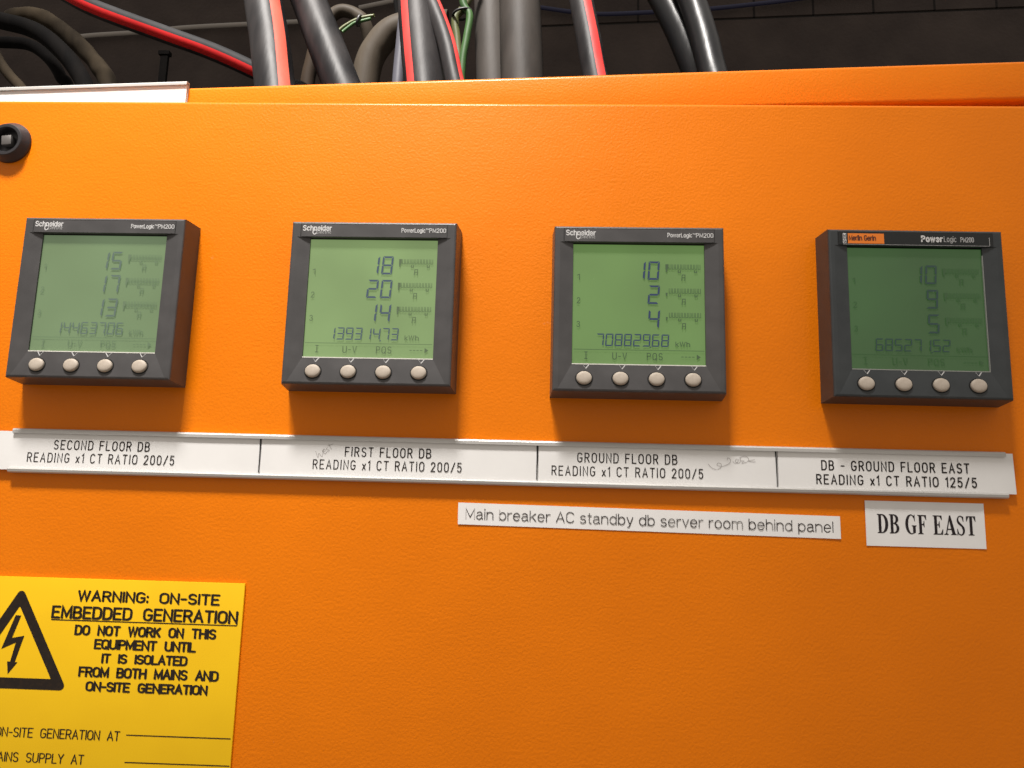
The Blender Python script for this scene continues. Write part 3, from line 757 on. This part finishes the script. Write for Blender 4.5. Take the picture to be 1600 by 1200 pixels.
pd = paper('paper_label', [(.2790, -.1042), (.3433, -.1043), (.3433, -.1289), (.2790, -.1288)],
           'white paper label reading DB GF EAST in bold serif capitals')
SF = .035
def stem(x, wd=.17, ext=.06):   # a full stem with serifs
    return [(x - ext, 0), (x + wd + ext, 0), (x + wd + ext, SF), (x + wd, .07), (x + wd, .93), (x + wd + ext, 1 - SF), (x + wd + ext, 1), (x - ext, 1), (x - ext, 1 - SF), (x, .93), (x, .07), (x - ext, SF)]
def arcr(*a): return arc(*a)
SER = {
 'D': (.70, [[(0, 0), (0, SF), (.08, .06), (.08, .94), (0, 1 - SF), (0, 1), (.30, 1)] + arc(.30, .5, .38, .5, 88, -88, 20) + [(.30, 0)],
             [(.25, .055), (.25, .945)] + arc(.27, .5, .22, .445, 88, -88, 18)]),
 'B': (.62, [[(0, 0), (0, SF), (.08, .06), (.08, .94), (0, 1 - SF), (0, 1), (.30, 1)] + arc(.30, .755, .27, .245, 88, -62, 12) + arc(.31, .275, .30, .275, 62, -88, 14) + [(.30, 0)],
             [(.25, .555), (.25, .945)] + arc(.27, .75, .13, .195, 88, -88, 10), [(.25, .055), (.25, .50)] + arc(.27, .2775, .17, .2225, 88, -88, 10)]),
 'G': (.74, [arc(.36, .5, .35, .52, 62, 292, 26) + [(.56, .04), (.64, .08), (.64, .38), (.70, .41), (.70, .445), (.40, .445), (.40, .41), (.47, .38), (.47, .06)] + arc(.39, .5, .20, .465, 285, 78, 22) + [(.54, .82), (.58, .66), (.61, .66), (.61, 1.01), (.58, 1.01), (.55, .95)]]),
 'F': (.58, [[(0, 0), (.34, 0), (.34, SF), (.25, .06), (.25, .48), (.33, .48), (.38, .36), (.41, .36), (.41, .70), (.38, .70), (.33, .54), (.25, .54), (.25, .945), (.40, .945), (.51, .74), (.54, .74), (.53, 1), (0, 1), (0, 1 - SF), (.08, .94), (.08, .06), (0, SF)]]),
 'E': (.64, [[(0, 0), (.58, 0), (.61, .28), (.575, .28), (.45, .055), (.25, .055), (.25, .48), (.33, .48), (.38, .36), (.41, .36), (.41, .70), (.38, .70), (.33, .54), (.25, .54), (.25, .945), (.42, .945), (.53, .76), (.56, .76), (.55, 1), (0, 1), (0, 1 - SF), (.08, .94), (.08, .06), (0, SF)]]),
 'A': (.72, [[(-.02, 0), (.24, 0), (.24, SF), (.16, .07), (.205, .26), (.43, .26), (.475, .07), (.39, SF), (.39, 0), (.74, 0), (.74, SF), (.67, .07), (.41, 1.02), (.33, 1.02), (.09, .08), (-.02, SF)],
             [(.225, .32), (.32, .73), (.415, .32)]]),
 'S': (.54, [[(.44, 1.01), (.42, .95)] + arc(.25, .76, .22, .26, 65, 200, 10) + [(.10, .58), (.32, .42)] + arc(.25, .22, .12, .18, 70, -110, 8)[1:] + [(.13, .10), (.06, .33), (.03, .33), (.02, -.01), (.05, -.01), (.08, .045)] + arc(.26, .26, .24, .28, -100, 55, 10) + [(.36, .53), (.17, .70)] + arc(.24, .83, .11, .13, 210, 75, 7) + [(.34, .92), (.41, .70), (.44, .70)]]),
 'T': (.64, [[(.13, 0), (.49, 0), (.49, SF), (.395, .06), (.395, .945), (.46, .945), (.57, .72), (.60, .72), (.59, 1), (.03, 1), (.02, .72), (.05, .72), (.16, .945), (.225, .945), (.225, .06), (.13, SF)]]),
}
outl = []; x = 0
for ch in 'DB GF EAST':
    if ch == ' ': x += .32; continue
    wd, ol = SER[ch]
    for o_ in ol: outl.append([(x + p[0], p[1]) for p in o_])
    x += wd + .04
k = .0535 / (x - .04)
filled('printed_lettering', [[(.2853 + p[0] * k, -.1218 + p[1] * .0104) for p in o_] for o_ in outl], -.00052, M_PRINT, pd)

# ------------------------------------------------------------------ yellow warning sign
sg = tag(empty('warning_sign', (-0.165, 0, -0.21)), 'yellow engraved warning sign with black lightning triangle', 'sign')
def L(o): o.parent = sg; o.matrix_parent_inverse = Matrix.Translation(sg.location).inverted(); return o
L(bevelled('sign_board', [(-0.2650, -0.0651, -0.0016, -0.0001, -0.3120, -0.1592)], M_YELLOW, None, 0.0002, 2))
ys = -0.00172
t = MB()
def ctext(body, x0, x1, z, h, st, gap=.22, space=.5, twin=0.00022): text(t, body, x0, z, h, x1 - x0, st, ys, gap=gap, space=space, twin=twin)
ctext('WARNING: ON-SITE', -.1592, -.0790, -.1711, .0051, .00094, space=.75)
ctext('EMBEDDED GENERATION', -.1730, -.0680, -.1807, .0059, .00105, space=.75)
ctext('DO NOT WORK ON THIS', -.1587, -.0794, -.1894, .0046, .00094, space=.75)
ctext('EQUIPMENT UNTIL', -.1467, -.0901, -.1966, .0045, .00094, gap=.16, space=.75)
ctext('IT IS ISOLATED', -.1417, -.0943, -.2040, .0043, .00094, gap=.18, space=.75)
ctext('FROM BOTH MAINS AND', -.1539, -.0761, -.2116, .0046, .00094, gap=.18, space=.75)
ctext('ON-SITE GENERATION', -.1490, -.0816, -.2190, .0043, .00094, gap=.18, space=.75)
ctext('ON-SITE GENERATION AT', -.1971, -.1277, -.2445, .0046, .00045, gap=.2, space=.75, twin=.00012)
ctext('MAINS SUPPLY AT', -.1985, -.1463, -.2573, .0046, .00045, gap=.2, space=.75, twin=.00012)
L(t.build('engraved_lettering', M_SIGNINK))
t = MB(); t.strip([(-.1733, -.1820), (-.0679, -.1821)], .00055, ys); L(t.build('underline', M_SIGNINK))
t = MB(); t.strip([(-.1238, -.2415), (-.0663, -.2414)], .00055, ys); L(t.build('write_on_line', M_SIGNINK))
t = MB(); t.strip([(-.1232, -.2555), (-.0658, -.2553)], .00055, ys); L(t.build('write_on_line', M_SIGNINK))
def round_tri(ax, az, bx, bz, r, n=6):
    """upright triangle: apex (ax, az), right foot (bx, bz), left foot mirrored; corners rounded by r"""
    P = [Vector((ax, az)), Vector((bx, bz)), Vector((2 * ax - bx, bz))]; out = []
    for i in range(3):
        p, a, c = P[i], (P[i - 1] - P[i]).normalized(), (P[(i + 1) % 3] - P[i]).normalized()
        half = math.acos(max(-1, min(1, a.dot(c)))) / 2
        d = r / math.tan(half); ctr = p + (a + c).normalized() * (r / math.sin(half))
        s0, s1 = p + a * d - ctr, p + c * d - ctr
        a0 = math.atan2(s0.y, s0.x); a1 = math.atan2(s1.y, s1.x)
        while a1 - a0 > math.pi: a1 -= 2 * math.pi
        while a1 - a0 < -math.pi: a1 += 2 * math.pi
        out += [(ctr.x + r * math.cos(a0 + (a1 - a0) * k / n), ctr.y + r * math.sin(a0 + (a1 - a0) * k / n)) for k in range(n + 1)]
    return out
TX = -.1924
tri = filled('warning_triangle', [round_tri(TX, -.1645, -.1600, -.2196, .0024), round_tri(TX, -.1752, -.1697, -.2138, .0004)], ys, M_SIGNINK, None)
L(tri)
bolt = [(-.1942, -.1802), (-.1910, -.1804), (-.1947, -.1926), (-.1878, -.1912), (-.1914, -.2055), (-.1898, -.2055), (-.1946, -.2120), (-.1958, -.2052), (-.1941, -.2053), (-.1922, -.1950), (-.2001, -.1987)]
L(filled('lightning_bolt', [bolt], ys, M_SIGNINK, None))

# ------------------------------------------------------------------ cables behind the cabinet's front
def smooth_path(pts, n=8):
    P = [Vector(p) for p in pts]; out = []
    for i in range(len(P) - 1):
        p0 = P[i - 1] if i else 2 * P[0] - P[1]
        p1, p2 = P[i], P[i + 1]
        p3 = P[i + 2] if i + 2 < len(P) else 2 * P[-1] - P[-2]
        for k in range(n):
            u = k / n
            out.append(0.5 * ((2 * p1) + (p2 - p0) * u + (2 * p0 - 5 * p1 + 4 * p2 - p3) * u * u + (3 * p1 - p0 - 3 * p2 + p3) * u ** 3))
    out.append(P[-1]); return out
def frames(path):
    fr = []
    for i, p in enumerate(path):
        t = (path[min(i + 1, len(path) - 1)] - path[max(i - 1, 0)]).normalized()
        f = Vector((0, -1, 0)); f = (f - t * f.dot(t)).normalized()
        fr.append((p, t, f, t.cross(f)))
    return fr
def shell(path, r, a0, a1, seg, wob=0.0, closed=True):
    b = MB(); fr = frames(path); n = len(fr); cols = seg if closed else seg + 1
    for i, (p, t, f, s) in enumerate(fr):
        u = i / (n - 1)
        A0 = a0(u) if callable(a0) else a0; A1 = a1(u) if callable(a1) else a1
        for k in range(cols):
            a = rad(A0 + (A1 - A0) * k / seg)
            rr = r * (1 + wob * math.sin(i * .9 + 2 * a) * .5 + wob * math.sin(i * .37 + 1.3))
            b.v.append(tuple(p + f * (math.cos(a) * rr) + s * (math.sin(a) * rr)))
    for i in range(n - 1):
        for k in range(seg):
            j = (k + 1) % cols
            b.f.append((i * cols + k, i * cols + j, (i + 1) * cols + j, (i + 1) * cols + k)); b.m.append(0)
    if closed:
        b.f.append(tuple(range(cols))); b.f.append(tuple((n - 1) * cols + k for k in range(cols - 1, -1, -1))); b.m += [0, 0]
    return b
def cable(pts, r, m, label, stripe=None, sm=None, cat='cable', name='cable', group=None, drop=None, wob=0.006):
    pts = list(pts)
    if drop is not None: pts = pts + [(pts[-1][0] + drop[0], pts[-1][1] + drop[1], pts[-1][2] + drop[2])]
    path = smooth_path(pts)
    if stripe:
        root = tag(empty(name, path[-1]), label, cat, group)
        def P(o): o.parent = root; o.matrix_parent_inverse = Matrix.Translation(root.location).inverted()
        P(shell(path, r, 0, 360, 28, wob).build('sheath', m, None, True))
        P(shell(path, r * 1.012, stripe[0], stripe[1], 8, wob, False).build('coloured_stripe', sm, None, True))
        return root
    o = shell(path, r, 0, 360, 28, wob).build(name, m, None, True)
    return tag(o, label, cat, group)
lin = lambda a, b: (lambda u: a + (b - a) * u)
DN = (0.004, -0.005, -0.22)
cable([(-.3756, .2, .3653), (-.3495, .2, .3502), (-.3174, .2, .3334), (-.2553, .2, .3097), (-.2064, .2, .2914), (-.167, .2, .2734), (-.1397, .2, .2586), (-.1088, .2, .2269)], .0078,
      M_MATTCABLE, 'black cable with a red stripe sloping down from the upper left', (2, 62), M_DIMRED, drop=(.01, 0, -.2))
cable([(-0.1503, 0.1503, 0.3438), (-0.1386, 0.1377, 0.2991), (-0.1261, 0.1259, 0.2568), (-0.1141, 0.1129, 0.2105), (-0.1042, 0.1022, 0.1720), (-0.0964, 0.1012, 0.1320)], 0.0156,
      M_BLACKCABLE, 'thick black cable with a faded red stripe, leftmost of the upright cables', (lin(-74, -52), lin(-36, -18)), M_ORRED, drop=DN)
cable([(-0.1197, 0.1552, 0.3414), (-0.1024, 0.1428, 0.3026), (-0.0827, 0.1283, 0.2573), (-0.0634, 0.1142, 0.2130), (-0.0456, 0.1010, 0.1720), (-0.0326, 0.1000, 0.1320)], 0.0146,
      M_BLACKCABLE, 'thick plain black cable leaning right beside the faded-stripe cable', drop=(.02, 0, -.22))
cable([(-0.0132, 0.1309, 0.3289), (-0.0081, 0.1210, 0.2873), (-0.0023, 0.1115, 0.2478), (0.0038, 0.1022, 0.2090), (0.0096, 0.0933, 0.1720), (0.0143, 0.0923, 0.1320)], 0.0154,
      M_BLACKCABLE, 'thick black cable with a bright red stripe down its left side', (lin(20, 24), lin(46, 50)), M_RED, drop=DN)
cable([(-0.0168, 0.1281, 0.3268), (0.0040, 0.1128, 0.2816), (0.0196, 0.0980, 0.2382), (0.0288, 0.0851, 0.2002), (0.0357, 0.0755, 0.1720), (0.0429, 0.0745, 0.1320)], 0.0068,
      M_BLACKCABLE, 'thin black cable with a red right edge, curving down in front', (-95, -38), M_RED, drop=DN)
cable([(.0341, .17, .3397), (.0255, .17, .3165), (.0171, .17, .3044), (.019, .17, .2852), (.0223, .17, .2556), (.0254, .17, .2034)], .0033,
      M_OLIVE, 'yellow-green earth wire, left one of the tied pair', group='earth wires tied together', drop=DN)
cable([(.0217, .165, .3422), (.0238, .165, .3149), (.0297, .165, .3029), (.0278, .165, .2821), (.025, .165, .2556), (.026, .165, .2008)], .0032,
      M_GREEN, 'bright green earth wire, right one of the tied pair', group='earth wires tied together', drop=DN)
lp = [Vector((.0233 + .0082 * math.cos(a), .1675 + .006 * math.sin(a), .3065 + .002 * math.cos(a + .6))) for a in [2 * math.pi * k / 24 for k in range(25)]]
tag(shell(lp, .0011, 0, 360, 8).build('cable_tie', M_TIE, None, True), 'black cable tie round the two green earth wires', 'cable tie')
cable([(0.0405, 0.2013, 0.3817), (0.0443, 0.1924, 0.3369), (0.0473, 0.1838, 0.2941), (0.0510, 0.1743, 0.2465), (0.0569, 0.1594, 0.1720), (0.0592, 0.1584, 0.1320)], 0.0144,
      M_GREYCABLE, 'thick dusty grey cable, left and rear one of the grey pair', group='thick grey upright cables', drop=DN)
cable([(0.0703, 0.1542, 0.3462), (0.0727, 0.1459, 0.3046), (0.0749, 0.1380, 0.2649), (0.0773, 0.1291, 0.2206), (0.0799, 0.1194, 0.1720), (0.0815, 0.1184, 0.1320)], 0.0170,
      M_GREYCABLE, 'thickest dusty grey cable, right and front one of the grey pair', group='thick grey upright cables', drop=DN)
cable([(0.1156, 0.1124, 0.3146), (0.1216, 0.0998, 0.2725), (0.1268, 0.0887, 0.2355), (0.1312, 0.0780, 0.1999), (0.1347, 0.0696, 0.1720), (0.1385, 0.0686, 0.1320)], 0.0092,
      M_BLACKCABLE, 'black cable with a red stripe standing alone right of the grey pair', (lin(-40, -48), lin(0, -6)), M_RED, drop=DN)
cable([(0.1741, 0.1480, 0.3412), (0.1901, 0.1323, 0.2951), (0.2018, 0.1189, 0.2556), (0.2101, 0.1070, 0.2205), (0.2215, 0.0905, 0.1720), (0.2285, 0.0895, 0.1320)], 0.0124,
      M_GLOSSCABLE, 'matt black cable half hidden behind the glossy rightmost cable', drop=DN)
cable([(0.1949, 0.1131, 0.3149), (0.2048, 0.0983, 0.2715), (0.2106, 0.0856, 0.2342), (0.2139, 0.0744, 0.2010), (0.2169, 0.0645, 0.1720), (0.2199, 0.0635, 0.1320)], 0.0101,
      M_GLOSSCABLE, 'glossy black cable, rightmost of the upright cables', drop=DN)
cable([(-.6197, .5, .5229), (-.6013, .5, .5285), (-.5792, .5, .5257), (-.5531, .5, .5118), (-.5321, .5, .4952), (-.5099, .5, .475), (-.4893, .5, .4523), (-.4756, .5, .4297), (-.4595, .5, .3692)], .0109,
      M_DUSTSHADE, 'dusty brown cable bending down at the dark upper left', drop=DN, wob=.05)
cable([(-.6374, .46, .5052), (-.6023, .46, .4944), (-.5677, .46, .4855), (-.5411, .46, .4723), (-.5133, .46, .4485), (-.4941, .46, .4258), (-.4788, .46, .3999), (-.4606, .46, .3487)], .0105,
      M_BLACKSHADE, 'black cable curving down just below the dusty brown cable', drop=DN)
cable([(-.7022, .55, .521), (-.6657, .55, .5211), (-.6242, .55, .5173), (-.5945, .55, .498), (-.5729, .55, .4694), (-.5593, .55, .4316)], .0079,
      M_BLACKSHADE, 'dim black cable arching at the far left edge', drop=DN)
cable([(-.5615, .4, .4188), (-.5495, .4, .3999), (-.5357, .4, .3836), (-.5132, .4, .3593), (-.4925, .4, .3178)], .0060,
      M_DUSTSHADE, 'thin dusty cable in the lower left corner of the dark gap', drop=DN)
cable([(-.0948, .32, .2794), (-.0949, .32, .326), (-.0917, .32, .3537), (-.0839, .32, .3721), (-.0699, .32, .3891), (-.0445, .32, .3973), (-.0106, .32, .3973)][::-1], .0145,
      M_BEIGE, 'thick beige conduit elbow behind the upright black cables', cat='conduit', name='conduit_elbow', drop=DN)
cable([(-.1834, .45, .4768), (-.1763, .45, .4907), (-.1673, .45, .4994), (-.157, .45, .5011), (-.1439, .45, .4959), (-.1321, .45, .4846), (-.125, .46, .46)], .0079,
      M_BEIGE, 'small beige conduit bend above the green wires', cat='conduit', name='conduit_elbow')
cable([(-.1524, .4, .4384), (-.1454, .4, .4458), (-.1374, .4, .4516), (-.1302, .4, .4557), (-.1213, .4, .459), (-.1087, .4, .4614)], .0019,
      M_OLIVE, 'thin yellow-green wire, upper one behind the leaning cable')
cable([(-.145, .4, .4401), (-.1379, .4, .4466), (-.1314, .4, .4516), (-.124, .4, .454), (-.1122, .4, .4573)], .0019,
      M_GREEN, 'thin green wire, lower one behind the leaning cable')
lp = [Vector((-.1265 + .002 * math.cos(a), .4 + .0045 * math.sin(a), .4548 + .0058 * math.cos(a))) for a in [2 * math.pi * k / 24 for k in range(25)]]
tag(shell(lp, .0016, 0, 360, 8).build('cable_tie', M_TIE, None, True), 'black cable tie round the thin green wires', 'cable tie')
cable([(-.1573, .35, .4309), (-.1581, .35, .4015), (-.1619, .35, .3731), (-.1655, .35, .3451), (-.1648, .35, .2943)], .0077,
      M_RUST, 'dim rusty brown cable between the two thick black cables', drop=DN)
cable([(-.0413, .24, .3566), (-.0424, .24, .3299), (-.0439, .24, .2878), (-.0438, .24, .2388)], .0054,
      M_BLUEGREY, 'pale blue-grey cable peeping out behind the bright red striped cable', drop=DN)
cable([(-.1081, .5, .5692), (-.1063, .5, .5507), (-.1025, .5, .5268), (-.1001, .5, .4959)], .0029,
      M_BLACKSHADE, 'thin black wire hanging above the beige elbow', drop=(0, .02, -.1))
tag(shell(smooth_path([(-1.4075, 1.8064, 1.3284), (-1.3142, 1.8002, 1.3353), (-1.1593, 1.7899, 1.3396), (-1.017, 1.7804, 1.3486), (-.8155, 1.7671, 1.3517), (-.6568, 1.7565, 1.3532), (-.5586, 1.75, 1.3542)]), .0065, 0, 360, 12).build('wall_conduit', M_PALE, None, True),
    'long thin pale conduit running across the dark wall', 'conduit')
tag(shell(smooth_path([(-.4809, 1.7448, 1.3906), (-.4251, 1.7411, 1.4006), (-.3294, 1.7348, 1.4171)]), .0061, 0, 360, 12).build('wall_conduit', M_PALE, None, True),
    'short pale conduit piece on the wall above the beige elbow', 'conduit')
tag(shell(smooth_path([(-.0435, 1.7158, 1.3871), (.0631, 1.7087, 1.3658), (.1427, 1.7034, 1.35), (.2288, 1.6977, 1.3381), (.377, 1.6879, 1.3375), (.5322, 1.6775, 1.3405), (.6591, 1.6691, 1.3496), (.7413, 1.6637, 1.3568), (.8542, 1.6562, 1.3693), (1.0, 1.647, 1.386)]), .006, 0, 360, 12).build('cable', M_BLUE, None, True),
    'thin navy blue cable strung along the far block wall', 'cable')
br = MB(); br.box(-.5175, -.5003, .695, .705, .5935, .5995); br.box(-.5142, -.5028, .697, .703, .40, .5935)
tag(br.build('bracket', M_BLACKSHADE), 'small black T-shaped bracket behind the sloping red striped cable', 'bracket')

# ------------------------------------------------------------------ wall behind
def wall_mat(name, brick):
    m = mat(name, (0.05, 0.042, 0.036), 0.85, 0.25)
    nt, b, N, K = nodes(m)
    tc = N('ShaderNodeTexCoord')
    n = N('ShaderNodeTexNoise'); n.inputs['Scale'].default_value = 7; n.inputs['Detail'].default_value = 8
    K(tc.outputs['Object'], n.inputs['Vector'])
    r = N('ShaderNodeValToRGB')
    r.color_ramp.elements[0].position = .3; r.color_ramp.elements[0].color = (.036, .027, .0245, 1)
    r.color_ramp.elements[1].position = .72; r.color_ramp.elements[1].color = (.060, .046, .040, 1)
    K(n.outputs['Fac'], r.inputs[0])
    if brick:
        sx = N('ShaderNodeSeparateXYZ'); cx = N('ShaderNodeCombineXYZ')
        K(tc.outputs['Object'], sx.inputs[0]); K(sx.outputs['X'], cx.inputs['X']); K(sx.outputs['Z'], cx.inputs['Y'])
        bt = N('ShaderNodeTexBrick')
        bt.inputs['Scale'].default_value = 1.0; bt.inputs['Brick Width'].default_value = .162; bt.inputs['Row Height'].default_value = .09
        bt.inputs['Mortar Size'].default_value = .0035; bt.inputs['Mortar Smooth'].default_value = .2
        bt.inputs['Color1'].default_value = (1, 1, 1, 1); bt.inputs['Color2'].default_value = (.85, .85, .85, 1); bt.inputs['Mortar'].default_value = (.25, .25, .25, 1)
        K(cx.outputs[0], bt.inputs['Vector'])
        mx = N('ShaderNodeMix'); mx.data_type = 'RGBA'; mx.blend_type = 'MULTIPLY'; mx.inputs['Factor'].default_value = 1
        K(r.outputs[0], mx.inputs['A']); K(bt.outputs['Color'], mx.inputs['B']); K(mx.outputs['Result'], b.inputs['Base Color'])
    else:
        K(r.outputs[0], b.inputs['Base Color'])
    n2 = N('ShaderNodeTexNoise'); n2.inputs['Scale'].default_value = 90; n2.inputs['Detail'].default_value = 4
    bp = N('ShaderNodeBump'); bp.inputs['Distance'].default_value = .004; bp.inputs['Strength'].default_value = .6
    K(tc.outputs['Object'], n2.inputs['Vector']); K(n2.outputs['Fac'], bp.inputs['Height']); K(bp.outputs[0], b.inputs['Normal'])
    return m
wl = tag(empty('wall', (HX, 1.700, 1.317), 0, -TH), 'dark brown block wall behind the cabinet', 'wall')
b = MB(); b.box(-0.45, 2.4, 0.0, 0.2, 0.004, 1.3); b.build('brickwork', wall_mat('dark_brickwork', True), wl)
b = MB(); b.box(-0.452, 2.4, 0.0, 0.2, -2.6, -0.004); b.box(-3.2, -0.455, 0.0, 0.2, -2.6, 1.3); b.build('concrete_band', wall_mat('dark_concrete', False), wl)
b = MB(); b.box(-0.452, 2.4, 0.006, 0.2, -0.004, 0.004); b.build('bed_joint', M_INSIDE, wl)
